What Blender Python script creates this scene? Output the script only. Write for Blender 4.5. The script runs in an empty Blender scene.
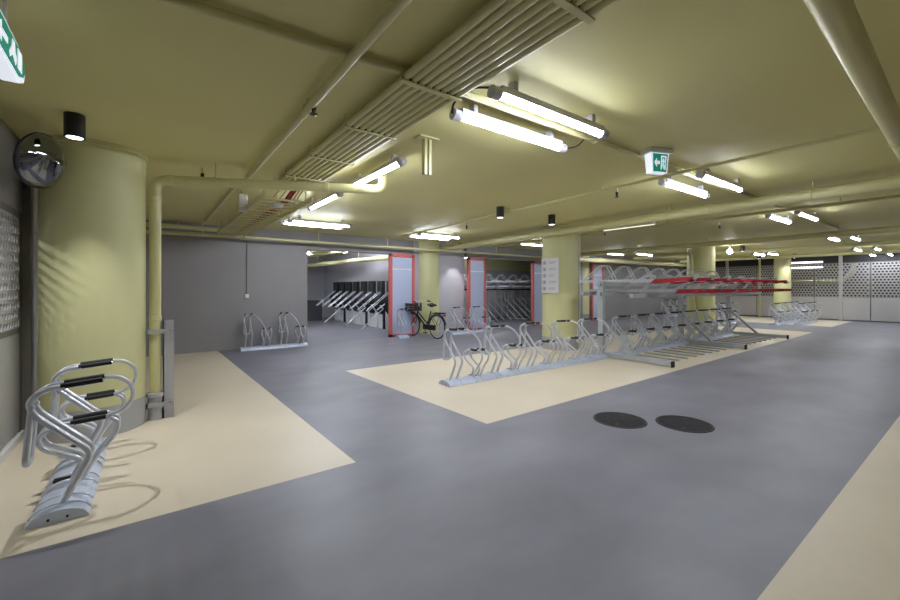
import bpy, bmesh, math, random
from math import sin, cos, pi, radians, sqrt
from mathutils import Vector, Matrix
random.seed(7)
S = bpy.context.scene
COL = S.collection
CEIL = 2.95

# ------------------------------------------------------------------ materials
def mat(name, col, rough=.5, metal=0., emis=None, estr=0., noise=None, spec=.5, bump=None):
    m = bpy.data.materials.new(name); m.use_nodes = True
    nt = m.node_tree; b = nt.nodes['Principled BSDF']
    b.inputs['Base Color'].default_value = (*col, 1)
    b.inputs['Roughness'].default_value = rough
    b.inputs['Metallic'].default_value = metal
    b.inputs['Specular IOR Level'].default_value = spec
    if emis:
        b.inputs['Emission Color'].default_value = (*emis, 1)
        b.inputs['Emission Strength'].default_value = estr
    if noise:
        sc, amt = noise
        tc = nt.nodes.new('ShaderNodeTexCoord'); n = nt.nodes.new('ShaderNodeTexNoise')
        n.inputs['Scale'].default_value = sc; n.inputs['Detail'].default_value = 5
        nt.links.new(tc.outputs['Object'], n.inputs['Vector'])
        r = nt.nodes.new('ShaderNodeValToRGB')
        r.color_ramp.elements[0].position = .3; r.color_ramp.elements[1].position = .7
        r.color_ramp.elements[0].color = (*[c*(1-amt) for c in col], 1)
        r.color_ramp.elements[1].color = (*[min(1, c*(1+amt)) for c in col], 1)
        nt.links.new(n.outputs['Fac'], r.inputs['Fac']); nt.links.new(r.outputs['Color'], b.inputs['Base Color'])
    if bump:
        sc, st = bump
        tc = nt.nodes.new('ShaderNodeTexCoord'); n = nt.nodes.new('ShaderNodeTexNoise')
        n.inputs['Scale'].default_value = sc
        nt.links.new(tc.outputs['Object'], n.inputs['Vector'])
        bp = nt.nodes.new('ShaderNodeBump'); bp.inputs['Strength'].default_value = st; bp.inputs['Distance'].default_value = .01
        nt.links.new(n.outputs['Fac'], bp.inputs['Height']); nt.links.new(bp.outputs['Normal'], b.inputs['Normal'])
    return m
def srgb(r, g, b):
    f = lambda c: (c/255/12.92) if c/255 <= .04045 else ((c/255+.055)/1.055)**2.4
    return (f(r), f(g), f(b))

M = {}
M['ceil'] = mat('ceiling_paint', srgb(211, 205, 145), .55, noise=(.7, .03), spec=.3)
M['yel'] = mat('yellow_paint', srgb(206, 205, 154), .5, noise=(2, .03))
M['pipe'] = mat('pipe_paint', srgb(202, 198, 146), .34, noise=(3, .03))
M['grey_wall'] = mat('grey_wall_paint', srgb(146, 143, 144), .6, noise=(1.2, .04))
M['lilac'] = mat('pale_grey_wall', srgb(184, 182, 190), .6, noise=(1.2, .03))
M['white_panel'] = mat('off_white_panel', srgb(196, 194, 193), .45, noise=(2, .02))
M['perf'] = mat('perforated_sheet', srgb(176, 174, 172), .45, .2)
M['perfd'] = mat('grey_screen_sheet', srgb(182, 181, 179), .5, .1)
M['plinth'] = mat('grey_plinth_paint', srgb(170, 170, 172), .5)
M['post'] = mat('grey_post_steel', srgb(122, 118, 112), .5, .2)
M['galv'] = mat('galvanised_steel', srgb(208, 212, 220), .3, .45, noise=(14, .1))
M['alu'] = mat('aluminium_rail', srgb(198, 207, 226), .42, .2, noise=(9, .06))
M['steel'] = mat('grey_painted_steel', srgb(178, 183, 186), .42, .25, noise=(5, .05))
M['lsteel'] = mat('pale_steel_tube', srgb(206, 209, 214), .38, .25, noise=(5, .04))
M['dksteel'] = mat('shade_channel_zinc', srgb(172, 174, 174), .45, .3, noise=(5, .08))
M['rub'] = mat('black_rubber', srgb(20, 20, 24), .6)
M['black'] = mat('black_metal', srgb(28, 28, 32), .4, .2)
M['blackpad'] = mat('black_pad', srgb(22, 22, 26), .55)
M['red'] = mat('red_paint', srgb(178, 30, 42), .4)
M['redframe'] = mat('red_frame_paint', srgb(208, 104, 98), .45)
M['glass'] = mat('frosted_glass', srgb(190, 199, 226), .22)
M['white'] = mat('white_plastic', srgb(228, 228, 228), .4)
M['paper'] = mat('white_board', srgb(222, 222, 228), .45)
M['ink'] = mat('grey_print', srgb(176, 176, 186), .6)
M['inkd'] = mat('dark_print', srgb(138, 140, 152), .6)
M['cap'] = mat('grey_lamp_cap', srgb(196, 194, 204), .35)
M['tube'] = mat('lit_tube', (1, 1, 1), .5, emis=(.92, .97, 1.1), estr=76.)
M['tubedim'] = mat('dim_lit_tube', (.9, .9, .8), .5, emis=(1.0, .97, .86), estr=1.5)
M['tubestrip'] = mat('lit_strip', (.9, .9, .9), .5, emis=(.95, .97, 1.0), estr=2.5)
M['lens'] = mat('spot_lens', (1, 1, 1), .3, emis=(1, .98, .94), estr=6.)
M['flare'] = mat('bright_lens', (1, 1, 1), .3, emis=(1, .98, .94), estr=60.)
M['iron'] = mat('cast_iron', srgb(46, 44, 48), .75, 0, spec=.2, noise=(18, .3), bump=(60, .6))
M['signw'] = mat('sign_lit_white', (.9, .92, 1), .4, emis=(.82, .88, 1), estr=.7)
M['signg'] = mat('sign_lit_green', srgb(10, 110, 90), .4, emis=srgb(16, 120, 100), estr=.8)
M['mirror'] = mat('convex_mirror', (.2, .21, .23), .04, 1.)
M['clear'] = mat('milky_plastic', srgb(206, 206, 200), .2)
M['redcable'] = mat('red_cable', srgb(150, 28, 40), .5)
M['bin'] = mat('dark_bin', srgb(66, 68, 74), .5)
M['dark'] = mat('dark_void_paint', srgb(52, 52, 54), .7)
M['tan'] = mat('tan_crate', srgb(46, 44, 46), .7)
M['tire'] = mat('tyre', srgb(28, 28, 30), .6)

def floor_mat():
    m = bpy.data.materials.new('painted_epoxy_floor'); m.use_nodes = True
    nt = m.node_tree; N = nt.nodes; L = nt.links; b = N['Principled BSDF']
    geo = N.new('ShaderNodeNewGeometry'); sx = N.new('ShaderNodeSeparateXYZ'); L.new(geo.outputs['Position'], sx.inputs[0])
    def lin(a, bb, c):   # a*x+b*y+c > 0
        m1 = N.new('ShaderNodeMath'); m1.operation = 'MULTIPLY_ADD'; L.new(sx.outputs['X'], m1.inputs[0]); m1.inputs[1].default_value = a; m1.inputs[2].default_value = c
        m2 = N.new('ShaderNodeMath'); m2.operation = 'MULTIPLY_ADD'; L.new(sx.outputs['Y'], m2.inputs[0]); m2.inputs[1].default_value = bb; L.new(m1.outputs[0], m2.inputs[2])
        g = N.new('ShaderNodeMath'); g.operation = 'GREATER_THAN'; L.new(m2.outputs[0], g.inputs[0]); g.inputs[1].default_value = 0
        return g.outputs[0]
    def op(o, p, q):
        n = N.new('ShaderNodeMath'); n.operation = o; L.new(p, n.inputs[0]); L.new(q, n.inputs[1]); return n.outputs[0]
    def conj(ls):
        r = lin(*ls[0])
        for l in ls[1:]: r = op('MULTIPLY', r, lin(*l))
        return r
    p1 = conj([(-1, -.021, 1.41+.021*3.25), (0, 1, -3.27), (0, -1, 10.95)])
    p2 = conj([(1, .045, -2.96-.045*3.33), (-.022, 1, -3.33+.022*2.96), (0, -1, 6.95), (-1, 0, 17.6)])
    p4 = conj([(1, 0, -20.6), (-.0215, 1, -3.36+.022*2.96), (0, -1, 9.2), (-1, 0, 24.6)])
    p3 = conj([(0, -1, .69)])
    mask = op('MAXIMUM', op('MAXIMUM', p1, p2), op('MAXIMUM', p4, p3))
    def noise(scale, det, c0, c1, st=(1, 1, 1)):
        n = N.new('ShaderNodeTexNoise'); n.inputs['Scale'].default_value = scale; n.inputs['Detail'].default_value = det
        mp = N.new('ShaderNodeMapping'); mp.inputs['Scale'].default_value = st
        L.new(geo.outputs['Position'], mp.inputs['Vector']); L.new(mp.outputs[0], n.inputs['Vector'])
        r = N.new('ShaderNodeValToRGB'); r.color_ramp.elements[0].position = .32; r.color_ramp.elements[1].position = .7
        r.color_ramp.elements[0].color = (*c0, 1); r.color_ramp.elements[1].color = (*c1, 1)
        L.new(n.outputs['Fac'], r.inputs[0]); return r.outputs[0], n.outputs['Fac']
    gcol, gf = noise(1.1, 8, srgb(119, 119, 130), srgb(139, 138, 149), (1, 1.6, 1))
    ycol, yf = noise(.9, 6, srgb(217, 205, 182), srgb(226, 214, 192))
    mix = N.new('ShaderNodeMix'); mix.data_type = 'RGBA'
    L.new(mask, mix.inputs['Factor']); L.new(gcol, mix.inputs['A']); L.new(ycol, mix.inputs['B'])
    L.new(mix.outputs['Result'], b.inputs['Base Color'])
    mr = N.new('ShaderNodeMapRange'); L.new(gf, mr.inputs[0]); mr.inputs[3].default_value = .40; mr.inputs[4].default_value = .48
    L.new(mr.outputs[0], b.inputs['Roughness'])
    n2 = N.new('ShaderNodeTexNoise'); n2.inputs['Scale'].default_value = 55; L.new(geo.outputs['Position'], n2.inputs['Vector'])
    bp = N.new('ShaderNodeBump'); bp.inputs['Strength'].default_value = .06; bp.inputs['Distance'].default_value = .01
    L.new(n2.outputs['Fac'], bp.inputs['Height']); L.new(bp.outputs[0], b.inputs['Normal'])
    return m
M['floor'] = floor_mat()

# ------------------------------------------------------------------ mesh helpers
class MB:
    def __init__(self): self.bm = bmesh.new(); self.sm = False
    def box(self, x0, x1, y0, y1, z0, z1, mtx=None, bev=0):
        vs = [Vector((x, y, z)) for x in (x0, x1) for y in (y0, y1) for z in (z0, z1)]
        if mtx: vs = [mtx @ v for v in vs]
        v = [self.bm.verts.new(p) for p in vs]
        fs = [self.bm.faces.new([v[i] for i in q]) for q in ((0,1,3,2),(4,6,7,5),(0,4,5,1),(2,3,7,6),(0,2,6,4),(1,5,7,3))]
        if bev:
            es = list({e for f in fs for e in f.edges})
            bmesh.ops.bevel(self.bm, geom=es, offset=bev, segments=2, affect='EDGES', profile=.5)
        return self
    def tube(self, pts, r, seg=10, closed=False, caps=True):
        self.sm = True
        pts = [Vector(p) for p in pts]; n = len(pts)
        rs = r if isinstance(r, (list, tuple)) else [r]*n
        T = []
        for i in range(n):
            if closed: t = pts[(i+1) % n]-pts[i-1]
            else: t = pts[min(i+1, n-1)]-pts[max(i-1, 0)]
            T.append(t.normalized() if t.length > 1e-9 else Vector((0,0,1)))
        up = Vector((0,0,1)) if abs(T[0].z) < .9 else Vector((1,0,0))
        nrm = (up - T[0]*up.dot(T[0])).normalized(); rings = []
        for i in range(n):
            nrm = (nrm - T[i]*nrm.dot(T[i])).normalized(); bi = T[i].cross(nrm)
            rings.append([self.bm.verts.new(pts[i]+(nrm*cos(2*pi*k/seg)+bi*sin(2*pi*k/seg))*rs[i]) for k in range(seg)])
        for i in range(n if closed else n-1):
            a, b = rings[i], rings[(i+1) % n]
            for k in range(seg): self.bm.faces.new((a[k], a[(k+1) % seg], b[(k+1) % seg], b[k]))
        if caps and not closed:
            self.bm.faces.new(rings[0][::-1]); self.bm.faces.new(rings[-1])
        return self
    def lathe(self, prof, seg=32, mtx=None, caps=True):
        self.sm = True; rings = []
        for (r, z) in prof:
            ring = []
            for k in range(seg):
                p = Vector((r*cos(2*pi*k/seg), r*sin(2*pi*k/seg), z))
                ring.append(self.bm.verts.new(mtx @ p if mtx else p))
            rings.append(ring)
        for a, b in zip(rings, rings[1:]):
            for k in range(seg): self.bm.faces.new((a[k], a[(k+1) % seg], b[(k+1) % seg], b[k]))
        if caps: self.bm.faces.new(rings[0][::-1]); self.bm.faces.new(rings[-1])
        return self
    def poly(self, pts, ext):
        """prism: polygon pts extruded by vector ext"""
        ext = Vector(ext)
        a = [self.bm.verts.new(Vector(p)) for p in pts]; b = [self.bm.verts.new(Vector(p)+ext) for p in pts]
        self.bm.faces.new(a[::-1]); self.bm.faces.new(b); n = len(a)
        for i in range(n): self.bm.faces.new((a[i], a[(i+1) % n], b[(i+1) % n], b[i]))
        return self
    def bar(self, a, b, w, h):
        a = Vector(a); b = Vector(b); d = (b-a); L = d.length; d.normalize()
        up = Vector((0,0,1)) if abs(d.z) < .95 else Vector((1,0,0))
        s = d.cross(up).normalized(); u = s.cross(d)
        m = Matrix((( d.x, s.x, u.x, a.x), (d.y, s.y, u.y, a.y), (d.z, s.z, u.z, a.z), (0,0,0,1)))
        return self.box(0, L, -w/2, w/2, -h/2, h/2, m)
    def build(self, name, m, parent=None, smooth=None):
        bmesh.ops.recalc_face_normals(self.bm, faces=self.bm.faces)
        me = bpy.data.meshes.new(name); self.bm.to_mesh(me); self.bm.free()
        if self.sm if smooth is None else smooth:
            for p in me.polygons: p.use_smooth = True
            try: me.set_sharp_from_angle(angle=radians(40))
            except Exception: pass
        o = bpy.data.objects.new(name, me); COL.objects.link(o)
        for k in (m if isinstance(m, list) else [m]): me.materials.append(M[k])
        if parent: o.parent = parent
        return o

def smooth(pts, n=6, closed=False):
    P = [Vector(p) for p in pts]; out = []; N = len(P)
    for i in range(N if closed else N-1):
        if closed: p0, p1, p2, p3 = P[i-1], P[i], P[(i+1) % N], P[(i+2) % N]
        else: p0, p1, p2, p3 = P[max(i-1, 0)], P[i], P[i+1], P[min(i+2, N-1)]
        for k in range(n):
            t = k/n
            out.append(.5*((2*p1)+(p2-p0)*t+(2*p0-5*p1+4*p2-p3)*t*t+(3*p1-p0-3*p2+p3)*t**3))
    if not closed: out.append(P[-1])
    return out
def fillet(pts, r, n=5):
    P = [Vector(p) for p in pts]; out = [P[0]]
    for i in range(1, len(P)-1):
        a = P[i-1]-P[i]; b = P[i+1]-P[i]
        k = min(r, a.length*.48, b.length*.48); a.normalize(); b.normalize()
        p, q = P[i]+a*k, P[i]+b*k
        for j in range(n+1):
            t = j/n; out.append((1-t)**2*p+2*t*(1-t)*P[i]+t*t*q)
    out.append(P[-1]); return out

def tag(o, label, cat, group=None):
    o['label'] = label; o['category'] = cat
    if group: o['group'] = group
    return o
def thing(name, label, cat, loc=(0,0,0), rz=0, group=None):
    o = bpy.data.objects.new(name, None); COL.objects.link(o); o.empty_display_size = .1
    o.location = loc; o.rotation_euler = (0, 0, rz)
    return tag(o, label, cat, group)
def struct(o): o['kind'] = 'structure'; return o
KIDS = {}
def copy_tree(o, parent=None):
    c = o.copy(); COL.objects.link(c)
    if parent: c.parent = parent
    for ch in list(o.children): copy_tree(ch, c)
    return c
def dup(o, loc, rz, label, group=None):
    bpy.context.view_layer.update()
    c = copy_tree(o); c.location = loc; c.rotation_euler = (0, 0, rz); c['label'] = label
    if group: c['group'] = group
    return c

# ------------------------------------------------------------------ room shell
XL, XR, YF, YB, XO, YO = -1.05, 25., -5., 10.9, 29.5, 20.5
struct(MB().box(XL-2.2, XO, YF-.2, YO, -.2, 0).build('floor', 'floor'))
struct(MB().box(XL-2.2, XO, YF-.2, YO, CEIL, CEIL+.2).build('ceiling', 'ceil'))
struct(MB().box(XL-2.2, XO, YF-.2, YF, 0, CEIL).build('wall_front', 'grey_wall'))
TW = .22
struct(MB().box(XL, 3.33, YB, YB+TW, 0, CEIL).build('wall_back', 'grey_wall'))
struct(MB().box(3.33, 6.62, YB, YB+TW, 2.5, CEIL).build('wall_back_header', 'grey_wall'))
struct(MB().box(6.62, 8.74, YB+.12, YB+TW+.12, 0, CEIL).build('wall_back_middle', 'lilac'))
struct(MB().box(8.74, 12.95, YB, YB+TW, 2.53, CEIL).build('wall_back_middle_header', 'grey_wall'))
struct(MB().box(12.95, 15.85, YB, YB+TW, 0, CEIL).build('wall_back_centre', 'grey_wall'))
struct(MB().box(16.75, XR, YB, YB+TW, 0, CEIL).build('wall_back_right', 'grey_wall'))
struct(MB().box(15.85, 16.75, YB, YB+TW, 2.6, CEIL).build('wall_back_door_header', 'grey_wall'))
# rooms behind the openings
struct(MB().box(7.0, 7.2, YB+.35, YO-.3, 0, CEIL).build('wall_store_right', 'lilac'))
struct(MB().box(XL, 7.2, YO-.3, YO-.1, 0, CEIL).build('wall_store_back', 'lilac'))
struct(MB().box(7.2, 18, 15.4, 15.6, 0, 2.38).build('wall_rack_room_back', 'lilac'))
struct(MB().box(7.2, 18, 15.35, 15.65, 2.38, CEIL).build('wall_rack_room_lintel', 'yel'))
struct(MB().box(17.8, 18, YB+TW, 15.4, 0, CEIL).build('wall_rack_room_right', 'grey_wall'))
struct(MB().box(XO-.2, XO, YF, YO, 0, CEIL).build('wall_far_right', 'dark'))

def perf_mb(mb, org, du, dv, W, H, pitch, rad, th):
    """sheet with hexagonal holes on a staggered grid; org corner, du/dv unit vectors"""
    org = Vector(org); du = Vector(du); dv = Vector(dv); nrm = du.cross(dv)*th
    nu = max(1, round(W/pitch)); nv = max(1, round(H/pitch)); pu = W/nu; pv = H/nv
    bm = mb.bm
    for j in range(nv):
        odd = j % 2
        if odd:      # staggered row : half cells stay plain at both ends
            for a0 in (0, W-pu/2):
                o = org+du*a0+dv*(j*pv)
                bm.faces.new([bm.verts.new(o+du*(pu/2*a)+dv*(pv*b)) for a, b in ((0,0),(1,0),(1,1),(0,1))])
        for i in range(nu-odd):
            o = org+du*(i*pu+odd*pu/2)+dv*(j*pv)
            c = o+du*pu/2+dv*pv/2
            sq = [(0,0),(.5,0),(1,0),(1,.5),(1,1),(.5,1),(0,1),(0,.5)]
            out = [bm.verts.new(o+du*pu*a+dv*pv*b) for a, b in sq]
            inn = [bm.verts.new(c+(du*cos(radians(225+45*k))+dv*sin(radians(225+45*k)))*rad) for k in range(8)]
            bk = [bm.verts.new(v.co-nrm) for v in inn]
            for k in range(8):
                q = (k+1) % 8
                bm.faces.new((out[k], out[q], inn[q], inn[k])); bm.faces.new((inn[k], inn[q], bk[q], bk[k]))
    return mb
# right screen wall : solid lower sheets, perforated upper sheets, posts
wr = bpy.data.objects.new('wall_right', None); COL.objects.link(wr); struct(wr); wr.location = (XR, 0, 0)
ys = [YF, -2.4, 0.4, 2.35, 3.3, 4.24, 5.15, 6.1, 7.4, 8.7, 10.0, YB]
for a, b in zip(ys, ys[1:]):
    MB().box(0, .05, a+.012, b-.012, .04, 1.04, bev=.006).build('lower_sheet', 'white_panel', wr)
    perf_mb(MB(), (0, b-.03, 1.06), (0, -1, 0), (0, 0, 1), b-a-.06, 1.5, .118, .040, .008).build('perforated_sheet', 'perf', wr, smooth=False)
    f = MB()
    for y in (a+.015, b-.015): f.box(.012, .05, y-.015, y+.015, 1.04, 2.58)
    f.box(.012, .05, a, b, 2.56, 2.6).box(.012, .05, a, b, 1.03, 1.06).build('sheet_frame', 'post', wr)
for y in (4.24, 8.7, .4): MB().box(-.07, .03, y-.06, y+.06, 0, CEIL).build('post', 'white_panel', wr)
MB().box(.0, .06, YF, YB, 2.6, CEIL).build('upper_band', 'dark', wr)
# left screen wall
wl = bpy.data.objects.new('wall_left', None); COL.objects.link(wl); struct(wl); wl.location = (XL, 0, 0)
yl = [YF, -3, -1, 1.0, 3.0, 4.4, 5.8]
for a, b in zip(yl, yl[1:]):
    MB().box(-.05, 0, a+.01, b-.01, .08, 1.06, bev=.006).build('lower_sheet', 'perfd', wl)
    perf_mb(MB(), (0, a+.06, 1.1), (0, 1, 0), (0, 0, 1), b-a-.12, 1.08, .09, .036, .008).build('perforated_sheet', 'perfd', wl, smooth=False)
    f = MB()
    for y in (a+.03, b-.03): f.box(-.05, .006, y-.03, y+.03, .06, 2.24)
    f.box(-.05, .004, a, b, 2.18, 2.24).box(-.05, .004, a, b, 1.05, 1.1).build('sheet_frame', 'post', wl)
MB().box(-.06, .03, YF, 5.8, 0, .07).build('kerb', 'white', wl)
MB().box(-.25, .01, YF, 5.85, 2.24, CEIL).build('upper_band', 'grey_wall', wl)
MB().box(-.05, .07, 5.8, 5.93, 0, 2.6).build('post', 'post', wl)
MB().box(-.25, 0, 5.93, YB, 0, CEIL).build('return_wall', 'grey_wall', wl)
MB().box(-3.2, -3.0, YF, 5.95, 0, CEIL).build('backing', 'white_panel', wl)
MB().box(-3.0, -.25, 5.95, 6.05, 0, CEIL).build('end_wall', 'white_panel', wl)

# doors : red framed leaves
def door(name, x0, x1, y, h, glass='glass'):
    d = bpy.data.objects.new(name, None); COL.objects.link(d); struct(d); d.location = (x0, y, 0)
    W = x1-x0; f = MB()
    f.box(0, .1, -.04, .04, 0, h).box(W-.085, W, -.04, .04, 0, h).box(0, W, -.04, .04, h-.085, h).box(0, W, -.04, .04, 0, .07)
    f.build('frame', 'redframe', d)
    MB().box(.1, W-.09, -.012, .012, .07, h-.1).build('glass_panel', glass, d)
    MB().box(.1, W-.09, -.02, -.012, 2.02, 2.06).build('glazing_bar', 'white', d)
    return d
door('door_1', 5.72, 6.6, YB-.06, 2.5)
door('door_2', 8.74, 9.56, YB-.06, 2.52)
door('door_3', 11.96, 12.95, YB-.06, 2.52)
door('door_4', 15.85, 16.75, YB-.06, 2.6)

# ------------------------------------------------------------------ columns
def column(x, y, r, label, plinth=.3):
    o = MB()
    o.lathe([(r, plinth), (r, CEIL-.05), (r+.02, CEIL-.05), (r+.02, CEIL)], 48, caps=False)
    c = thing('column', label, 'column', (x, y, 0), 0, 'round yellow columns')
    o.build('shaft', 'yel', c)
    MB().lathe([(r+.003, 0), (r+.003, plinth)], 48, caps=False).build('plinth', 'plinth', c)
    return c
C1 = column(-.48, 5.71, .43, 'nearest round yellow column with grey base behind the left bicycle rack')
C2 = column(8.1, 6.42, .43, 'yellow column carrying a white notice behind the middle bicycle racks')
C3 = column(7.28, 11.2, .43, 'yellow column standing in the wall line behind the parked bicycle', 0.02)
C4 = column(15.6, 6.25, .43, 'yellow column behind the two tier rack beside a bent pipe')
C5 = column(23.2, 5.88, .31, 'farthest yellow column in front of the perforated screen wall')
C6 = column(15.55, 11.25, .42, 'thin looking distant yellow column seen just right of the noticed column')

# ------------------------------------------------------------------ tulip bicycle rack
HS, LS = .065, .065
R1, R2 = .0185, .0145
def hi_path(x): return [(x, 0, .06), (x, -.145, .37), (x, .13, .665)]
def stand_meshes():
    D = {}
    # high stand : two S tubes, far-side stop, sleeves, loop
    mb = MB()
    for s in (-HS, HS):
        mb.tube(fillet([(s, .0, .055), (s, -.16, .375), (s, .125, .675), (s, .155, .765), (s, .08, .835), (s, -.02, .842)], .07, 5), R1)
        mb.tube([(s, -.02, .842), (s, -.215, .858)], R2)
    mb.tube(fillet([(-HS, .135, .74), (-HS, .165, .36), (HS, .165, .36), (HS, .135, .74)], .05, 5), R1)
    D['high'] = mb
    mb = MB(); s = -HS
    mb.tube([(s, -.0, .846), (s, -.21, .863)], .019)
    mb2 = MB(); mb2.tube([(HS, -.0, .846), (HS, -.21, .863)], .0195)
    D['hsl'] = (mb, mb2)
    # loop from high to low stand
    D['loop'] = MB().tube(smooth([(HS, -.2, .858), (.10, -.285, .84), (.165, -.355, .765), (.235, -.365, .66), (.29, -.315, .565), (.4-LS, -.2, .508)], 6), R2)
    mb = MB()
    for s in (-LS, LS):
        mb.tube(fillet([(s, .0, .055), (s, -.075, .21), (s, .15, .335), (s, .18, .42), (s, .09, .488), (s, -.02, .495)], .06, 5), R1)
        mb.tube([(s, -.02, .495), (s, -.21, .508)], R2)
    for s in (-LS, LS): mb.tube(smooth([(s, -.2, .508), (s, -.265, .46), (s, -.255, .36), (s, -.16, .24), (s, -.06, .06)], 5), R2)
    D['low'] = mb
    D['lsl'] = (MB().tube([(-LS, -.0, .497), (-LS, -.2, .51)], .0195), MB().tube([(LS, -.0, .497), (LS, -.2, .51)], .0195))
    D['pad'] = MB().box(-.03, .03, -.04, .10, .062, .078)
    return D
PROTO = {}
def arch(y, h=.07, w=.15): return h*max(0, 1-(y/w)**2)**.6
def rack(loc, rz, n, label, group, pitch=.4, start='h', lead=.17):
    t = thing('bicycle_rack', label, 'bicycle rack', loc, rz, group)
    L = (n-1)*pitch+2*lead; x0 = -lead
    mb = MB(); K = 12; prof = [(-.15+.3*k/K, .008+arch(-.15+.3*k/K)) for k in range(K+1)]
    mb.poly([(x0, y, z) for y, z in prof]+[(x0, .15, 0), (x0, -.15, 0)], (L, 0, 0))
    mb.build('base_rail', 'alu', t, smooth=False)
    def link(key, x, name, m, par, fn):
        if key not in PROTO:
            o = fn().build(name, m); PROTO[key] = o.data
            bpy.data.objects.remove(o)
        o = bpy.data.objects.new(name, PROTO[key]); COL.objects.link(o); o.parent = par; o.location = (x, 0, 0); return o
    def ribs():
        mb = MB()
        for s in (-.065, .065):
            mb.tube([(s, y, z+.002) for y, z in prof], .008, 6)
        return mb
    for i in range(n):
        x = i*pitch; hi = (i % 2 == 0) == (start == 'h')
        k = 'high' if hi else 'low'
        st = link(k, x, 'high_stand' if hi else 'low_stand', 'galv', t, lambda: stand_meshes()[k])
        ks = 'hsl' if hi else 'lsl'
        for q in (0, 1): link(ks+str(q), 0, 'rubber_sleeve', 'rub', st, lambda: stand_meshes()[ks][q])
        link('rib', x, 'clamp_rib', 'galv', t, ribs)
        if hi and i < n-1: link('loop', x, 'loop', 'galv', t, lambda: stand_meshes()['loop'])
        if not hi: link('pad', x, 'wheel_pad', 'rub', t, lambda: stand_meshes()['pad'])
    for x in (x0, x0+L):
        for y in (-.045, .045): MB().tube([(x-.006, y, .028), (x+.006, y, .028)], .008, 8).build('bolt', 'rub', t)
    return t
RG = 'grey tubular bicycle racks'
rack((-.48, 3.73, 0), pi/2, 4, 'nearest tubular bicycle rack beside the big left column', RG, .4)
rack((3.76, 5.02, 0), 0, 10, 'long row of tubular bicycle racks in front of the noticed column', RG, .425)
rack((8.38, 5.0, 0), 0, 16, 'tubular bicycle rack row standing beneath the two tier rack', RG, .4)
rack((1.85, 10.6, 0), 0, 4, 'small tubular bicycle rack against the plain grey back wall', RG, .4)
rack((5.95, 10.45, 0), pi*0, 1, 'single tubular stand at the red framed door left of the bicycle', RG, .4)
rack((7.75, 10.25, 0), 0, 4, 'tubular bicycle rack between the parked bicycle and second red framed door', RG, .4)
rack((16.6, 6.6, 0), 0, 8, 'tubular bicycle rack beyond the right end of the two tier rack', RG, .4)
rack((19.9, 5.3, 0), 0, 8, 'distant tubular bicycle rack in front of the farthest yellow column', RG, .4)
rack((20.8, 4.75, 0), 0, 6, 'farthest tubular bicycle rack, right end of the group by the farthest column', RG, .4)
rack((20.6, 9.9, 0), 0, 8, 'pale tubular bicycle rack far back seen through the two tier rack', RG, .4)

# ------------------------------------------------------------------ two tier rack
dt = thing('two_tier_rack', 'grey steel two tier bicycle rack with red tray handles', 'bicycle rack', (0, 0, 0))
YP = 5.1
PX = [7.83, 11.5, 14.75]
for i, x in enumerate(PX):
    MB().box(x-.05, x+.05, YP-.06, YP+.06, .0, 1.62, bev=.006).build('post', 'steel', dt)
    MB().box(x-.045, x+.045, 3.62, YP+.45, .02, .11, bev=.006).build('foot', 'steel', dt)
    MB().bar((x, YP-.75, .1), (x, YP-.03, .78), .06, .06).build('brace', 'steel', dt)
    MB().box(x-.048, x+.048, 3.6, 3.63, .0, .112).build('foot_cap', 'rub', dt)
for y, z in ((YP, 1.36), (YP-.75, 1.33), (YP+.4, 1.36)):
    MB().box(7.7, 15.0, y-.04, y+.04, z-.05, z+.03, bev=.005).build('cross_beam', 'steel', dt)
MB().box(7.7, 15.0, YP-.03, YP+.03, 1.52, 1.6, bev=.005).build('cross_beam', 'steel', dt)
def tray_mb():
    mb = MB()   # U channel running along y, front at -1.62, rear +.65
    mb.box(-.075, .075, -1.62, .65, 0, .012)
    for s in (-1, 1): mb.box(s*.075-.006, s*.075+.006, -1.62, .65, 0, .055)
    return mb
def hoop_mb():
    mb = MB()   # rear wheel holder : two leaning tubes joined at the top
    for s in (-.06, .06): mb.tube(fillet([(s, .55, .03), (s, .12, .37), (s, -.04, .37), (s, -.22, .03)], .07, 4), .015, 8)
    mb.tube([(-.06, .05, .37), (.06, .05, .37)], .013, 8)
    return mb
def guide_mb():
    mb = MB()   # front guide : crossing bar and small hoop
    for s in (-.06, .06): mb.tube(fillet([(s, -.15, .03), (s, -.72, .36), (s, -.86, .33), (s, -.62, .03)], .05, 4), .015, 8)
    mb.tube([(-.06, -.72, .36), (.06, -.72, .36)], .013, 8)
    return mb
def handle_mb():
    mb = MB()
    for s in (-1, 1): mb.poly([(s*.083-.004, -1.0, -.035), (s*.083-.004, -1.72, .02), (s*.083-.004, -1.74, .085), (s*.083-.004, -1.1, .05)], (.008, 0, 0))
    mb.box(-.085, .085, -1.745, -1.70, -.012, .015)
    return mb
def short_mb():
    mb = MB()
    for s in (-1, 1): mb.poly([(s*.083-.004, -1.3, -.03), (s*.083-.004, -1.72, -.005), (s*.083-.004, -1.74, .06), (s*.083-.004, -1.36, .06)], (.008, 0, 0))
    mb.box(-.085, .085, -1.745, -1.70, -.012, .015)
    return mb
def grip_mb():
    return MB().tube(fillet([(-.07, -1.70, .02), (-.07, -1.79, .03), (.07, -1.79, .03), (.07, -1.70, .02)], .04, 4), .011, 8)
def plate_mb():
    return MB().poly([(-.098, -1.34, -.04), (-.098, -1.47, -.03), (-.098, -1.60, .15), (-.098, -1.47, .15)], (.01, 0, 0))
pt = {}
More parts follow.
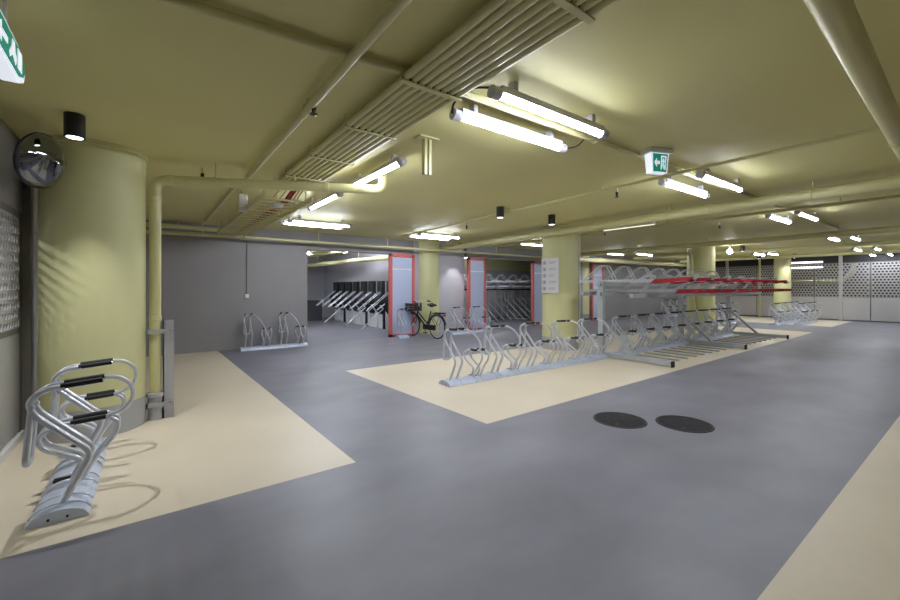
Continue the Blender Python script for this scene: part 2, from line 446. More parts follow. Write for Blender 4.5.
for nm, fn, m in (('tray', tray_mb, 'galv'), ('wheel_hoop', hoop_mb, 'lsteel'), ('front_guide', guide_mb, 'lsteel'), ('short_handle', short_mb, 'red'), ('red_handle', handle_mb, 'red'), ('grip_bar', grip_mb, 'black'), ('side_plate', plate_mb, 'steel')):
    o = fn().build(nm, m); pt[nm] = o.data; bpy.data.objects.remove(o)
def link(nm, par, loc=(0,0,0), rx=0):
    o = bpy.data.objects.new(nm, pt[nm]); COL.objects.link(o); o.parent = par; o.location = loc; o.rotation_euler = (rx, 0, 0); return o
for i in range(16):
    x = 8.0+.4*i; hi = i % 2 == 0
    t = link('tray', dt, (x, YP, 1.60 if hi else 1.395))
    for nm in ('wheel_hoop' if hi else 'front_guide', 'red_handle' if hi else 'short_handle', 'grip_bar'):
        k = link(nm, t); k.name = k.name.replace('short_handle', 'red_handle')
    if hi and i: link('side_plate', t)
o = MB().box(-.035, .035, -.9, -.0, 0, .008)  # low channels, also standing in for shade bands of the upper trays
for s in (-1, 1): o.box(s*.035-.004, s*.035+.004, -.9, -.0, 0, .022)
o = o.build('shade_channel', 'dksteel'); pt['shade_channel'] = o.data; bpy.data.objects.remove(o)
for i in range(16): link('shade_channel', dt, (8.58+.4*i, YP-.1 -.25, .004))

# ------------------------------------------------------------------ racks in the rooms beyond the openings
dt2 = thing('two_tier_rack', 'dark two tier bicycle rack inside the room behind the second opening', 'bicycle rack', (0, 0, 0))
for x in (9.6, 11.6, 13.6, 15.6):
    MB().box(x-.05, x+.05, 13.9, 14.0, 0, 1.7).build('post', 'steel', dt2)
    MB().box(x-.05, x+.05, 12.6, 14.3, 0, .09).build('foot', 'steel', dt2)
for y in (13.95, 13.2): MB().box(9.5, 15.7, y-.04, y+.04, 1.42, 1.5).build('cross_beam', 'steel', dt2)
for i in range(15):
    x = 9.75+.4*i
    t = link('tray', dt2, (x, 13.95, 1.72 if i % 2 else 1.5)); link('wheel_hoop', t); link('grip_bar', t)
    MB().tube([(x, 12.55, .08), (x+.02, 13.5, .75), (x, 13.8, .98)], .025, 8).build('lower_rail', 'galv', dt2)
    s = MB(); s.box(x-.08, x+.08, 13.1, 13.5, 1.36, 1.42).build('buffer', 'rub', dt2)
    MB().box(x-.012, x+.012, 13.55, 13.58, .1, 1.4).build('upright', 'galv', dt2)
MB().box(9.4, 15.7, 14.02, 14.06, .05, 1.38).build('back_sheet', 'white_panel', dt2)

def lift(strut):
    t = thing('bicycle_lift', '', 'bicycle lift', (0, 0, 0), 0, 'black backed bicycle lifts in the side room')
    mb = MB()
    for y in (-.13, .09):
        mb.box(.0, .14, y-.095, y+.095, .85, 1.72, bev=.02)
        mb.tube(fillet([(.08, y, 1.3), (-.12, y, 1.12), (-.16, y, .9), (-.02, y, .7), (.1, y, .55)], .15, 4), [.06]*3+[.075]*(18-3) if False else .065, 8)
    mb.build('black_guard', 'blackpad', t)
    for y in (-.1, .06): MB().tube([(-.8, y, .70), (.05, y, 1.36)], .013, 8).build('rail', 'galv', t)
    MB().tube([(-.45, -.02, .72), (.1, -.02, 1.1)], .02, 8).build('tray_rail', 'galv', t)
    MB().box(.12, .18, -.31, .31, 0, .84, bev=.01).build('lower_sheet', 'white', t)
    if strut:
        MB().box(.05, .12, -.26, -.18, 0, .72).build('foot_post', 'black', t)
        MB().tube([(-.8, -.22, .02), (.05, -.22, .72)], .022, 8).build('floor_strut', 'galv', t)
    return t
LN = ['farthest', 'second farthest', 'third farthest', 'fourth farthest', 'fourth nearest', 'third nearest', 'second nearest', 'nearest']
PL = {}
for k in range(8):
    y = 17.6-.73*k; st = k in (1, 4, 6)
    lab = LN[k]+' black and silver bicycle lift in the row inside the left opening'
    if st not in PL:
        PL[st] = lift(st); PL[st].location = (6.58, y, 0); PL[st]['label'] = lab
    else: dup(PL[st], (6.58, y, 0), 0, lab)
b = thing('storage_bin', 'dark grey box on the floor at the far end of the bicycle lifts', 'bin', (5.9, 18.4, 0))
MB().box(-.45, .3, -.3, .3, 0, .85, bev=.02).build('body', 'bin', b); MB().box(-.47, .32, -.32, .32, .85, .9, bev=.01).build('lid', 'bin', b)

# ------------------------------------------------------------------ bicycle
def bike():
    t = thing('bicycle', 'black city bicycle with front basket parked at the yellow column', 'bicycle', (6.63, 9.62, 0), radians(97))
    W = 1.13; r = .35
    def wheel(x):
        w = MB(); w.tube([(x+(r-.02)*cos(a), 0, r+(r-.02)*sin(a)) for a in [2*pi*k/40 for k in range(40)]], .02, 8, closed=True)
        o = w.build('wheel', 'tire', t)
        MB().tube([(x+(r-.045)*cos(a), 0, r+(r-.045)*sin(a)) for a in [2*pi*k/40 for k in range(40)]], .012, 6, closed=True).build('rim', 'galv', o)
        s = MB()
        for k in range(18):
            a = 2*pi*k/18; s.tube([(x, .02*(-1)**k, r), (x+(r-.05)*cos(a), 0, r+(r-.05)*sin(a))], .0025, 4)
        s.build('spokes', 'galv', o)
        MB().tube([(x, -.06, r), (x, .06, r)], .03, 10).build('hub', 'galv', o)
        MB().tube([(x+(r+.025)*cos(a), 0, r+(r+.025)*sin(a)) for a in [radians(10+k*8) for k in range(21)]], .018, 6).build('mudguard', 'black', t)
    wheel(0); wheel(W)
    f = MB(); bb = (.46, 0, .29); hd = (W-.28, 0, .82); hb = (W-.2, 0, .62); st = (.27, 0, .80)
    f.tube([bb, st], .018); f.tube([bb, (W-.22, 0, .66)], .022); f.tube(smooth([(.36, 0, .52), (.5, 0, .47), (W-.25, 0, .76)], 5), .018)
    f.tube([hb, (W-.31, 0, .92)], .022)
    for s in (-.06, .06):
        f.tube([(0, s, r), bb], .011); f.tube([(0, s, r), (.3, s*.3, .7)], .009)
        f.tube(smooth([(W, s, r), (W-.12, s*.9, .5), hb], 4), .013)
    f.build('frame', 'black', t)
    MB().tube([st, (.24, 0, .93)], .014).build('seat_post', 'galv', t)
    sd = MB(); sd.lathe([(.005, 0), (.11, .01), (.12, .04), (.09, .075), (.005, .085)], 16, Matrix.Translation((.2, 0, .93)) @ Matrix.Diagonal((1.15, 1, 1, 1)))
    sd.tube([(.22, 0, .97), (.42, 0, .98)], [.07, .025], 10); sd.build('saddle', 'black', t)
    MB().tube(fillet([(W-.5, -.29, 1.06), (W-.33, -.27, 1.08), (W-.28, 0, 1.07), (W-.33, .27, 1.08), (W-.5, .29, 1.06)], .1, 5), .012).tube([(W-.31, 0, .9), (W-.29, 0, 1.07)], .014).build('handlebar', 'galv', t)
    for s in (-1, 1): MB().tube([(W-.5, s*.29, 1.06), (W-.37, s*.275, 1.075)], .019).build('grip', 'rub', t)
    c = MB().tube(fillet([(-.3, -.07, .74), (-.3, .07, .74), (.2, .07, .74), (.2, -.07, .74), (-.3, -.07, .74)], .03), .009, 8)
    for s in (-.035, 0, .035): c.tube([(-.3, s, .74), (.2, s, .74)], .006, 6)
    for s in (-.07, .07): c.tube([(-.2, s, .74), (0, s, r)], .007, 6)
    c.box(-.3, .0, -.075, .075, .75, .77); c.build('rear_carrier', 'black', t)
    MB().box(-.34, -.31, -.03, .03, .66, .72).build('tail_lamp', 'red', t)
    k = MB()
    x0, x1, z0, z1 = W-.16, W+.17, .76, 1.0
    k.box(x0, x1, -.2, .2, z0, z0+.015)
    for z in (z0+.05, z0+.11, z0+.17, z1-.02):
        k.box(x0-.01, x1+.01, -.21, -.195, z-.022, z+.022).box(x0-.01, x1+.01, .195, .21, z-.022, z+.022)
        k.box(x0-.01, x0+.005, -.2, .2, z-.022, z+.022).box(x1-.005, x1+.01, -.2, .2, z-.022, z+.022)
    for x in (x0, x1):
        for y in (-.2, .2): k.box(x-.014, x+.014, y-.014, y+.014, z0, z1)
    k.build('basket', 'tan', t)
    MB().box(.0, .56, .05, .075, .25, .40, bev=.01).build('chain_guard', 'black', t)
    p = MB().tube([(.46, -.12, .29), (.46, .12, .29)], .016, 8)
    for s in (-1, 1):
        p.tube([(.46, s*.11, .29), (.46-s*.12, s*.12, .29-s*.12)], .011, 8)
        p.box(.46-s*.12-.05, .46-s*.12+.05, s*.16-.045, s*.16+.045, .29-s*.12-.012, .29-s*.12+.012)
    p.build('crank_pedals', 'black', t)
    MB().tube(fillet([(.05, -.09, .32), (-.1, -.16, .02), (-.2, -.16, .02)], .03), .01, 8).build('kickstand', 'galv', t)
bike()

# ------------------------------------------------------------------ lamps
def tube_light(L=1.32):
    t = thing('tube_light', '', 'tube light', (0, 0, 0), 0, 'fluorescent tube lights on the ceiling')
    MB().tube([(-L/2+.05, 0, 0), (L/2-.05, 0, 0)], .029, 14).build('diffuser', 'tube', t)
    for s in (-1, 1):
        MB().tube([(s*(L/2-.07), 0, 0), (s*(L/2-.06), 0, 0), (s*(L/2+.01), 0, 0), (s*(L/2+.02), 0, 0)], [.036, .044, .044, .028], 14).build('end_cap', 'cap', t)
        MB().box(s*(L/2-.2)-.02, s*(L/2-.2)+.02, -.03, .03, .03, CEIL-2.83).build('clip', 'cap', t)
    MB().box(-L/2+.06, L/2-.06, -.04, .04, .003, .05).build('spine', 'white', t)
    return t
TL = tube_light(); first = True
def put(x, y, rz, lab, z=2.83):
    global first
    if first: TL.location = (x, y, 2.83); TL.rotation_euler = (0, 0, rz); TL['label'] = lab; first = False
    else: dup(TL, (x, y, z), rz, lab)
put(2.53, 2.49, 0, 'nearest pair of ceiling tube lights, the lower left tube')
put(2.53, 2.05, 0, 'nearest pair of ceiling tube lights, the upper right tube')
put(2.14, 4.40, pi/2, 'single tube light beside the ribbed pipe bundle')
put(2.17, 6.25, pi/2, 'tube light beside the cable tray, end on to the far pair')
put(2.80, 8.78, 0, 'tube light near the grey back wall, lower of its pair')
put(2.88, 8.44, 0, 'tube light near the grey back wall, upper of its pair')
put(6.03, 9.1, 0, 'tube light over the parked bicycle, lower of its pair')
put(6.07, 8.65, 0, 'tube light over the parked bicycle, upper of its pair')
put(5.87, 2.54, 0, 'tube light just right of the exit sign, lower of its pair')
put(5.87, 2.10, 0, 'tube light just right of the exit sign, upper of its pair')
put(9.95, 2.57, 0, 'third pair along the drive lane, left tube light')
put(9.93, 2.14, 0, 'third pair along the drive lane, right tube light')
put(15.2, 2.74, 0, 'fourth pair along the drive lane, left tube light')
put(15.4, 2.34, 0, 'fourth pair along the drive lane, right tube light')
put(20.3, 3.02, 0, 'fifth pair along the drive lane, left tube light')
put(20.4, 2.54, 0, 'fifth pair along the drive lane, right tube light')
put(24.2, 3.15, 0, 'last pair before the screen wall, left tube light')
put(24.2, 2.66, 0, 'last pair before the screen wall, right tube light')
put(20.0, 5.85, 0, 'tube light near the farthest yellow column, left of its pair')
put(20.1, 5.42, 0, 'tube light near the farthest yellow column, right of its pair')
put(15.0, 9.2, 0, 'far tube light above the two tier rack, lower left one')
put(16.2, 8.6, 0, 'far tube light above the two tier rack, upper right one')
put(9.7, 8.7, 0, 'tube light showing just left of the noticed column')
put(4.2, 12.5, pi/2, 'added left tube light hidden behind the opening header')  # unseen tubes from here on, added to brighten the side room
put(5.9, 12.6, pi/2, 'added right tube light hidden behind the opening header')
put(2.6, 17.4, pi/2, 'added tube light deep in the hidden left part of the side room')
put(11.0, 14.2, 0, 'added rear tube light hidden inside the room behind the second opening')  # this and the next: unseen, added to light the rack room
put(10.6, 11.9, 0, 'added tube light hidden behind the second opening header')
put(5.9, 14.2, pi/2, 'added tube light hidden behind the red framed door above the bicycle lifts')  # three more unseen tubes added to lift the dim side room
put(2.7, 14.6, pi/2, 'added tube light hidden behind the plain grey back wall')
put(4.9, 13.2, pi/2, 'unseen tube light added inside the side room just behind the wall')
put(4.9, 16.2, pi/2, 'tube light inside the side room above the bicycle lifts')
put(2.6, 14.6, pi/2, 'added tube light in the hidden left part of the side room')  # unseen, added for side room brightness
put(-2.2, 5.0, pi/2, 'added tube light behind the left perforated screen')  # tubes added behind the screen so its holes read bright
put(-2.2, 1.0, pi/2, 'added tube light behind the left screen near the camera')
put(21.5, 8.9, 0, 'added far tube light in the back right corner before the pale wall')  # added to brighten the far back right wall
put(11.3, 12.7, 0, 'unseen tube light added inside the room behind the second opening')  # unseen, added for rack room brightness
put(27.2, 5.6, pi/2, 'upper tube light glimpsed beyond the screen wall')
# slim dim strip
sl = thing('strip_light', 'slim dim strip light on the ceiling right of the noticed column', 'strip light', (9.05, 5.2, 2.9))
MB().box(-.03, .03, -.62, .62, -.03, .0, bev=.008).build('diffuser', 'tubedim', sl); MB().box(-.04, .04, -.64, .64, 0, .045).build('body', 'white', sl)

for z, lab in ((2.66, 'upper white strip light on the dark band of the far screen wall'), (2.42, 'lower white strip light on the far perforated screen wall')):
    q = thing('strip_light', lab, 'strip light', (XR-.02, 5.45, z))
    MB().box(-.05, -.01, -.6, .6, -.035, .035, bev=.008).build('diffuser', 'tubestrip', q); MB().box(-.01, .02, -.62, .62, -.04, .04).build('body', 'white', q)

def spot(x, y, lab, power, ang=130, r=.07, h=.19, blend=.5, lens='lens'):
    t = thing('spot_light', lab, 'spot light', (x, y, CEIL), 0, 'black cylindrical ceiling spot lights')
    MB().lathe([(r, -h), (r, 0)], 24).lathe([(r*.99, -h), (r*1.02, -h-.006), (r*.9, -h-.006), (r*.85, -h+.01)], 24, caps=False).build('housing', 'black', t)
    MB().lathe([(.001, -h-.004), (r*.78, -h-.003)], 20, caps=False).build('lens', lens, t)
    ld = bpy.data.lights.new('spot_lamp', 'SPOT'); ld.energy = power; ld.spot_size = radians(ang); ld.spot_blend = blend; ld.shadow_soft_size = .016; ld.color = (.97, .98, 1)
    lo = bpy.data.objects.new('lamp', ld); COL.objects.link(lo); lo.parent = t; lo.location = (0, 0, -h-.02)
spot(-.52, 4.62, 'black spot light on the ceiling in front of the nearest column', 100, 88, blend=.9)
spot(5.09, 5.37, 'black spot light on the ceiling left of the big pipe', 70)
spot(6.49, 5.35, 'black spot light on the ceiling just in front of the noticed column', 35, 110)
spot(16.7, 5.35, 'black spot light on the ceiling just right of the bright globe lamp', 70)
spot(21.6, 6.3, 'black spot light left of the farthest column top', 60)
spot(22.6, 5.3, 'black spot light right of the farthest column top', 60)
spot(8.25, 10.6, 'wall washing spot light between the bicycle and second red framed door', 90, 70, .05, .12)
spot(5.0, 19.6, 'small spot light deep inside the side room', 40, 90, .06, .12)
fl = thing('globe_lamp', 'bright bare globe lamp under the ceiling right of the column behind the two tier rack', 'lamp', (16.0, 5.5, CEIL))
MB().tube([(0, 0, 0), (0, 0, -.16)], .03, 10).build('stem', 'cap', fl)
MB().lathe([(.08*sin(a)+.001, -.23-.08*cos(a)) for a in [pi*k/10 for k in range(11)]], 20).build('globe', 'flare', fl)

# exit signs
def exit_sign(name_label, loc, rz, w, h, d, plate=True, flip=1):
    t = thing('exit_sign', name_label, 'exit sign', loc, rz)
    # front faces -y ; body tapers downward ; origin at ceiling
    top, bot = -.05, -.05-h
    tw, bw = w/2, w/2*.86
    mb = MB()
    v = [(-tw, -d/2, top), (tw, -d/2, top), (bw, -d/2*.8, bot), (-bw, -d/2*.8, bot)]
    u = [(x, -y, z) for x, y, z in v]
    bm = mb.bm; A = [bm.verts.new(p) for p in v]; B = [bm.verts.new(p) for p in u]
    bm.faces.new(A); bm.faces.new(B[::-1])
    for i in range(4): bm.faces.new((A[i], B[i], B[(i+1) % 4], A[(i+1) % 4]))
    mb.build('lit_housing', 'signw', t)
    MB().box(-tw-.03, tw+.03, -d/2-.03, d/2+.03, -.05, 0, bev=.008).build('ceiling_plate', 'white', t)
    fy = -d/2-.002
    def P(x, z):   # picture coords -1..1 , -1..1 on the front face
        f = (1-z)/2; return (x*(tw+(bw-tw)*f)*.84, -(d/2+(d/2*.8-d/2)*f)-.002, top-h*f*.92-h*.04)
    g = MB().poly([P(-1, -1), P(1, -1), P(1, 1), P(-1, 1)], (0, -.003, 0)).build('green_panel', 'signg', t)
    def shape(nm, pts):
        q = []
        for x, z in pts:
            p = P(x*flip, z); q.append((p[0], p[1]-.0035, p[2]))
        return MB().poly(q, (0, -.002, 0)).build(nm, 'signw', g)
    shape('arrow', [(-.85, 0), (-.5, .5), (-.5, .18), (-.1, .18), (-.1, -.18), (-.5, -.18), (-.5, -.5)])
    shape('door_symbol', [(.1, -.78), (.1, .78), (.8, .78), (.8, -.78), (.68, -.78), (.68, .64), (.22, .64), (.22, -.78)])
    shape('running_figure', [(.42, .5), (.52, .5), (.52, .3), (.64, .1), (.6, .05), (.5, .15), (.48, -.15), (.62, -.3), (.6, -.7), (.52, -.7), (.5, -.35), (.4, -.2), (.3, -.55), (.18, -.6), (.2, -.5), (.28, -.45), (.36, -.1), (.36, .15), (.3, .05), (.26, .1), (.36, .35)])
    return t
exit_sign('lit green exit sign hanging from the ceiling between the tube light pairs', (4.30, 2.15, CEIL), radians(-22), .22, .2, .1)
e2 = thing('exit_sign', 'lit green exit sign cut by the top left edge of the photo', 'exit sign', (-.585, 2.715, CEIL))
MB().poly([(-.03, y, z) for y, z in [(-.4, -.365), (.3, -.395), (.41, -.35), (.44, -.3), (.42, -.245), (.3, -.2), (-.4, -.16)]], (.06, 0, 0)).build('lit_housing', 'signw', e2)
g = MB().poly([(.031, y, z) for y, z in [(-.38, -.33), (.3, -.36), (.39, -.33), (.415, -.3), (.4, -.255), (.3, -.215), (-.38, -.18)]], (.003, 0, 0)).build('green_panel', 'signg', e2)
q = MB()
q.poly([(.035, y, z) for y, z in [(.26, -.33), (.34, -.33), (.34, -.23), (.26, -.23)]], (.002, 0, 0)).build('door_symbol', 'signw', g)
MB().poly([(.035, y, z) for y, z in [(.16, -.23), (.2, -.23), (.21, -.27), (.24, -.3), (.22, -.335), (.17, -.3), (.12, -.335), (.11, -.31), (.15, -.27)]], (.002, 0, 0)).build('running_figure', 'signw', g)
MB().poly([(.035, y, z) for y, z in [(-.1, -.28), (-.02, -.23), (-.02, -.265), (.08, -.265), (.08, -.295), (-.02, -.295), (-.02, -.33)]], (.002, 0, 0)).build('arrow', 'signw', g)
for y in (-.2, .2): MB().tube([(0, y, 0), (0, y, -.21)], .01, 8).build('stem', 'white', e2)

# ------------------------------------------------------------------ pipes and conduits
def pipe(label, pts, r, fil=.1, m='pipe', rings=(), hang=(), name='pipe', hz=CEIL, cat='pipe'):
    t = thing(name, label, cat, pts[0])
    o = Vector(pts[0]); P = [Vector(p)-o for p in pts]
    MB().tube(fillet(P, fil, 7) if len(P) > 2 else P, r, 18 if r > .04 else 10).build('tube', m, t)
    for a in rings:      # (segment index, fraction)
        i, f = a; p = P[i].lerp(P[i+1], f); d = (P[i+1]-P[i]).normalized()*.03
        MB().tube([p-d, p-d*.8, p+d*.8, p+d], [r, r*1.1, r*1.1, r], 18).build('coupling', m, t)
    for a in hang:
        i, f = a; p = P[i].lerp(P[i+1], f)
        h = MB(); h.box(p.x-.008, p.x+.008, p.y-.008, p.y+.008, p.z+r*.8, hz-o.z)
        h.tube([(p.x+(0 if abs((P[i+1]-P[i]).x) > abs((P[i+1]-P[i]).y) else (r+.004)*cos(k)), p.y+((r+.004)*cos(k) if abs((P[i+1]-P[i]).x) > abs((P[i+1]-P[i]).y) else 0), p.z+(r+.004)*sin(k)) for k in [2*pi*j/16 for j in range(16)]], .006, 6, closed=True)
        h.build('hanger', m, t)
    return t
pipe('thick yellow drain pipe rising beside the nearest column and turning along the ceiling', [(.035, 5.70, .0), (.035, 5.70, 2.72), (1.92, 4.80, 2.72), (2.34, 4.60, 2.72), (2.34, 4.60, 2.95)], .056, .12, rings=((0, .92), (0, .42), (1, .08), (1, .9)), hang=((1, .3), (1, .72)))
pipe('straight yellow pipe under the ceiling left of the ribbed bundle', [(.97, -.5, 2.875), (.97, 5.6, 2.875)], .032, rings=((0, .62),), hang=((0, .6),))
pipe('short thin yellow pipe continuing beyond the drain pipe', [(.93, 6.1, 2.89), (.93, 10.1, 2.89)], .025, hang=((0, .1), (0, .9)))
pipe('thin yellow conduit crossing the ceiling between the two rows of tube lights', [(-.9, 2.475, 2.912), (1.5, 2.31, 2.912), (14.4, 2.31, 2.915)], .026, hang=((1, .15), (1, .5)))
pipe('thin yellow conduit on the ceiling passing the exit sign', [(5.06, -1, 2.875), (5.1, 1.8, 2.875), (5.44, 9.6, 2.875)], .02, .2, hang=((1, .2), (1, .45), (1, .7)))
pipe('big yellow pipe crossing in front of the noticed column', [(7.02, -3, 2.765), (7.74, 9.9, 2.765), (7.76, 11.0, 2.765)], .08, .1, rings=((0, .45), (0, .75)), hang=((0, .35), (0, .5), (0, .7)))
pipe('thick yellow pipe at the top right corner of the photo', [(-.8, .345, 2.66), (6.9, .512, 2.66)], .06, .1, rings=((0, .72),), hang=((0, .25),))
pipe('thin yellow pipe over the front of the two tier rack', [(8.9, -4, 2.85), (9.0, 9.8, 2.85)], .03, hang=((0, .4), (0, .6)))
pipe('yellow pipe crossing above the middle of the two tier rack', [(12.4, -4, 2.72), (12.9, 9.75, 2.72)], .07, hang=((0, .45), (0, .65)))
pipe('yellow pipe crossing near the column behind the two tier rack', [(17.1, -4, 2.79), (17.4, 9.7, 2.79)], .06, hang=((0, .5),))
pipe('yellow pipe crossing under the ceiling before the farthest column', [(21.7, -4, 2.81), (21.9, 9.75, 2.81)], .07, hang=((0, .5),))
pipe('horizontal yellow pipe along the back wall above the two tier rack', [(13.2, 10.0, 2.6), (23.8, 10.0, 2.68)], .09, hang=((0, .2), (0, .5), (0, .8)))
pipe('bent yellow pipe dropping beside the column behind the two tier rack', [(14.9, 7.6, 2.66), (15.05, 6.35, 2.66), (15.05, 6.2, 0)], .06, .14, rings=((1, .1),))
pipe('pale thin pipe hung along the top of the back wall', [(1.75, 10.42, 2.655), (15, 10.42, 2.65)], .028, hang=((0, .13), (0, .28), (0, .6)))
pipe('yellow pipe pair along the back wall behind the nearest column', [(-.95, 10.5, 2.64), (1.72, 10.5, 2.67)], .04, hang=((0, .35), (0, .7)))
pipe('upper yellow pipe along the back wall behind the drain pipe', [(-.95, 10.7, 2.82), (1.9, 10.7, 2.82)], .05, hang=((0, .5),))
pipe('white vertical conduit at the edge of the noticed column', [(8.47, 6.12, 0), (8.47, 6.12, CEIL)], .018, m='white')
pipe('lower yellow pipe inside the side room above the bicycle lifts', [(6.5, 11.6, 2.5), (5.5, 20.1, 2.46)], .085, hang=((0, .3), (0, .7)), rings=((0, .35),))
pipe('upper yellow pipe inside the side room', [(5.35, 11.6, 2.72), (4.5, 20.1, 2.7)], .06, hang=((0, .5),))
pipe('pale bent pipe glimpsed through the screen wall', [(27.5, 6.6, 1.75), (27.5, 4.6, 1.8), (27.5, 4.2, 2.3), (27.5, 4.2, 2.95)], .09, .2)
pipe('thin vertical pipe in front of the far screen wall', [(24.6, 7.15, 0), (24.6, 7.15, CEIL)], .05)

# ribbed pipe bundle
bt = thing('pipe_bundle', 'ribbed bundle of parallel yellow conduits running along the ceiling', 'pipe bundle', (1.545, 0, 2.87))
for k in range(8):
    x = -.21+.06*k
    MB().tube([(x, -1.5, 0), (x, 5.75, 0)], .025, 10).build('conduit', 'pipe', bt)
for y in (-.3, 1.22, 2.30, 3.25, 4.2, 5.1, 5.7):
    t = .02 if y < 3 else .007
    mb = MB().box(-.245, .245, y-t, y+t, -.036, -.026)
    for q in (-.238, .238): mb.tube([(q, y, -.03), (q, y, CEIL-2.87)], .007, 6)
    mb.build('strap', 'pipe', bt)
    MB().box(-.235, .235, y-.012, y+.012, -.014, -.004).build('dark_strip', 'rub', bt)
# cable tray
ct = thing('cable_tray', 'yellow ladder cable tray carrying red cables towards the back wall', 'cable tray', (1.48, 0, 2.70))
for s in (-.3, .3): MB().box(s-.012, s+.012, 5.6, 10.2, -.03, .04).build('side_rail', 'pipe', ct)
for k in range(18): MB().box(-.29, .29, 5.75+.25*k, 5.75+.25*k+.045, -.03, -.01).build('rung', 'pipe', ct)
for j, (x, m) in enumerate(((.03, 'redcable'), (.075, 'redcable'), (-.05, 'pipe'), (.13, 'pipe'), (.18, 'pipe'), (-.14, 'pipe'))):
    MB().tube(smooth([(x*.8, 5.3, .13), (x*.9, 5.7, .06), (x, 6.2, .006), (x+.02*sin(j), 8, .006), (x, 10.15, .006)], 5), .019 if m == 'redcable' else .012, 8).build('cable', m, ct)
for y in (5.9, 7.4, 8.9, 10.1):
    for s in (-.3, .3): MB().tube([(s, y, 0), (s, y, CEIL-2.70)], .007, 6).build('hanger', 'pipe', ct)

# pipe guard beside nearest column
pg = thing('pipe_guard', 'grey steel guard bracketed round the foot of the drain pipe', 'pipe guard', (.035, 5.70, 0))
MB().box(.07, .175, -.035, -.02, 0, 1.12).box(.07, .082, -.035, .05, 0, 1.12).build('upright', 'plinth', pg)
for z in (1.0, .18):
    MB().box(-.08, .16, -.10, -.085, z-.022, z+.022).box(.13, .145, -.1, -.03, z-.022, z+.022).box(-.08, -.066, -.1, -.02, z-.022, z+.022).build('bracket', 'plinth', pg)
MB().lathe([(.07, 0), (.07, .12), (.085, .125), (.085, .16), (.07, .165), (.07, .25), (.085, .26), (.085, .3), (.066, .31)], 24, caps=False).build('sleeve', 'plinth', pg)

# convex mirror
mt = thing('convex_mirror', 'round convex traffic mirror with black rim beside the nearest column top', 'mirror', (-.758, 4.855, 2.575))
look = (Vector((.86, -.5, -.22))).normalized()
rot = look.to_track_quat('Z', 'Y').to_matrix().to_4x4()
R = .225
MB().lathe([(R*sin(a), .09*(cos(a*1.0)-cos(pi/2))*1.0) for a in [pi/2*(1-k/10)+.001 for k in range(11)]], 40, rot, caps=False).build('mirror_face', 'mirror', mt)
MB().tube([rot @ Vector((R*cos(a), R*sin(a), 0)) for a in [2*pi*k/40 for k in range(40)]], .013, 8, closed=True).build('rim', 'black', mt)
MB().lathe([(.01, -.03), (R*.8, -.025), (R, -.002)], 40, rot, caps=False).build('back_shell', 'black', mt)
MB().tube([rot @ Vector((0, 0, -.03)), (-.2, .4, -.05), (-.262, .97, -.08)], .014, 8).build('arm', 'black', mt)

# manhole covers
def manhole(x, y, lab):
    t = thing('manhole_cover', lab, 'manhole cover', (x, y, 0), .4, 'cast iron manhole covers'); t.scale = (.9, .9, 1)
    MB().lathe([(.001, .006), (.275, .006), (.285, .003)], 48, caps=False).build('lid', 'iron', t)
    MB().lathe([(.285, .003), (.29, .008), (.31, .008), (.315, 0)], 48, caps=False).build('ring', 'dark', t)
    n = MB()
    for s in (-.2, .2): n.lathe([(.001, .0075), (.022, .0075), (.03, .006)], 12, Matrix.Translation((s, 0, 0)), caps=False)
    n.build('lifting_hole', 'rub', t)
manhole(4.25, 2.54, 'left round cast iron manhole cover in the grey floor')
manhole(4.70, 2.05, 'right round cast iron manhole cover in the grey floor')

# notice on column C2 : follows the column front left
ang = math.atan2(-6.42, -8.1)+radians(-31)
nb = thing('notice_board', 'white notice with five rows of pictograms and print on the middle column', 'notice', (8.1+.445*cos(ang), 6.42+.445*sin(ang), 0), ang+pi/2)
MB().box(-.235, .235, -.008, .008, 1.36, 2.19, bev=.004).build('panel', 'paper', nb)
for k in range(5):
    z = 2.08-.155*k
    ic = MB()
    ic.tube([(-.15+.045*cos(a), -.012, z+.04*sin(a)) for a in [2*pi*j/14 for j in range(14)]], .006, 5, closed=True)
    ic.box(-.165, -.135, -.012, -.008, z-.02, z+.02); ic.build('pictogram', 'inkd', nb)
    tl = MB().box(-.03, .17-.03*(k % 3), -.011, -.008, z+.005, z+.025)
    tl.box(-.03, .12+.02*(k % 2), -.011, -.008, z-.03, z-.018).build('print_line', 'ink', nb)

# wall socket with conduit on the back wall
ws = thing('wall_socket', 'small white socket box under a thin conduit on the grey back wall', 'socket', (1.87, YB, 0))
MB().box(-.045, .045, -.05, 0, 1.23, 1.33, bev=.008).build('box', 'white', ws)
MB().tube([(0, -.02, 1.33), (0, -.02, 2.62)], .01, 8).build('conduit', 'post', ws)

# T bracket hanging from the ceiling
tb = thing('ceiling_bracket', 'yellow double channel bracket hanging from the ceiling near the tube lights', 'bracket', (2.16, 3.31, CEIL))
MB().box(-.11, .11, -.06, .06, -.015, 0).build('plate', 'pipe', tb)
for s in (-1, 1): MB().box(s*.026-.014, s*.026+.014, -.025, .025, -.36, -.015).build('channel', 'pipe', tb)

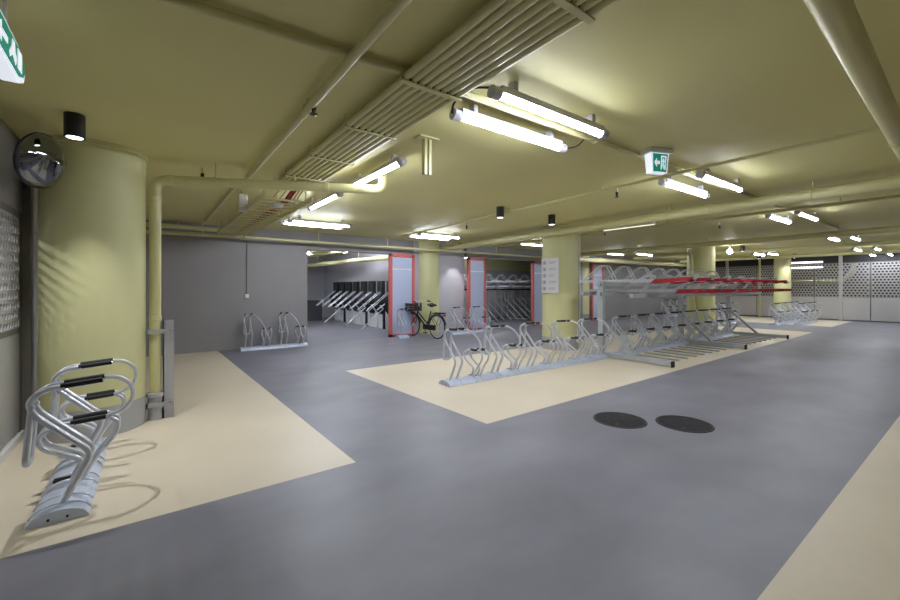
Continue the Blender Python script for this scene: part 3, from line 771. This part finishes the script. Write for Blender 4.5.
# detectors and sprinklers
ln = thing('ceiling_lantern', 'milky white box lamp hanging beside the cable tray', 'lamp', (1.1, 6.75, CEIL), 0)
MB().box(-.06, .06, -.08, .08, -.28, -.06, bev=.02).build('body', 'clear', ln); MB().tube([(0, 0, -.07), (0, 0, 0)], .012, 8).build('stem', 'pipe', ln)
MB().box(-.05, .05, -.07, .07, -.31, -.28, bev=.01).build('base', 'cap', ln)
sd = thing('smoke_detector', 'white round detector under the start of the cable tray', 'detector', (1.43, 6.05, 2.66))
MB().lathe([(.001, -.045), (.06, -.04), (.085, -.01), (.085, .01)], 24).build('head', 'white', sd); MB().tube([(0, 0, 0), (0, 0, CEIL-2.66)], .008, 6).build('stem', 'pipe', sd)
def sprinkler(x, y, lab):
    t = thing('sprinkler', lab, 'sprinkler', (x, y, CEIL), 0, 'small black ceiling sprinklers')
    MB().tube([(0, 0, 0), (0, 0, -.07)], .012, 8).build('stem', 'pipe', t)
    MB().lathe([(.008, -.15), (.03, -.145), (.03, -.14), (.012, -.13), (.02, -.1), (.02, -.07)], 12).build('head', 'black', t)
sprinkler(.99, 3.08, 'black sprinkler beneath the straight yellow pipe')
sprinkler(5.7, 7.1, 'black sprinkler left of the two black spot lights')
sprinkler(5.45, 3.3, 'black sprinkler left of the exit sign')
sprinkler(.5, 5.75, 'black sprinkler above the drain pipe')
sprinkler(9.2, 5.9, 'black sprinkler just right of the noticed column')
sprinkler(10.2, 3.7, 'black sprinkler above the right half of the two tier rack')
sprinkler(14.4, 3.9, 'black sprinkler far along beyond the third tube light pair')
# black cable between the nearest tube lights
cb = thing('lamp_cable', 'black cable linking the nearest pair of tube lights', 'cable', (1.88, 2.05, 2.83))
MB().tube(smooth([(-.0, .0, .03), (-.06, .12, .06), (-.05, .26, .09), (-.07, .36, .03), (-.03, .43, .0)], 6), .008, 8).build('cable', 'rub', cb)
jb = thing('junction_box', 'small box on the ceiling at the right end of the nearest tube lights', 'junction box', (3.3, 2.28, CEIL))
MB().box(-.05, .05, -.05, .05, -.045, 0, bev=.008).build('box', 'pipe', jb); MB().tube(smooth([(0, .03, -.03), (-.02, .12, -.1), (-.1, .2, -.12)], 5), .007, 6).build('lead', 'rub', jb)

# ------------------------------------------------------------------ world, camera
w = bpy.data.worlds.new('world'); S.world = w; w.use_nodes = True
w.node_tree.nodes['Background'].inputs[0].default_value = (.8, .8, .9, 1); w.node_tree.nodes['Background'].inputs[1].default_value = .02
cd = bpy.data.cameras.new('camera'); cam = bpy.data.objects.new('camera', cd); COL.objects.link(cam)
cam.location = (0, 0, 1.5); cam.rotation_euler = (pi/2, 0, -radians(36.4))
cd.sensor_width = 36; cd.lens = 405/900*36; cd.shift_y = -13/900; cd.clip_start = .05
S.camera = cam
S.view_settings.view_transform = 'Standard'; S.view_settings.look = 'None'; S.view_settings.gamma = 1; S.view_settings.use_curve_mapping = False
S.view_settings.exposure = 0.0
try:
    S.cycles.max_bounces = 10; S.cycles.diffuse_bounces = 7; S.cycles.sample_clamp_indirect = 6
except Exception: pass
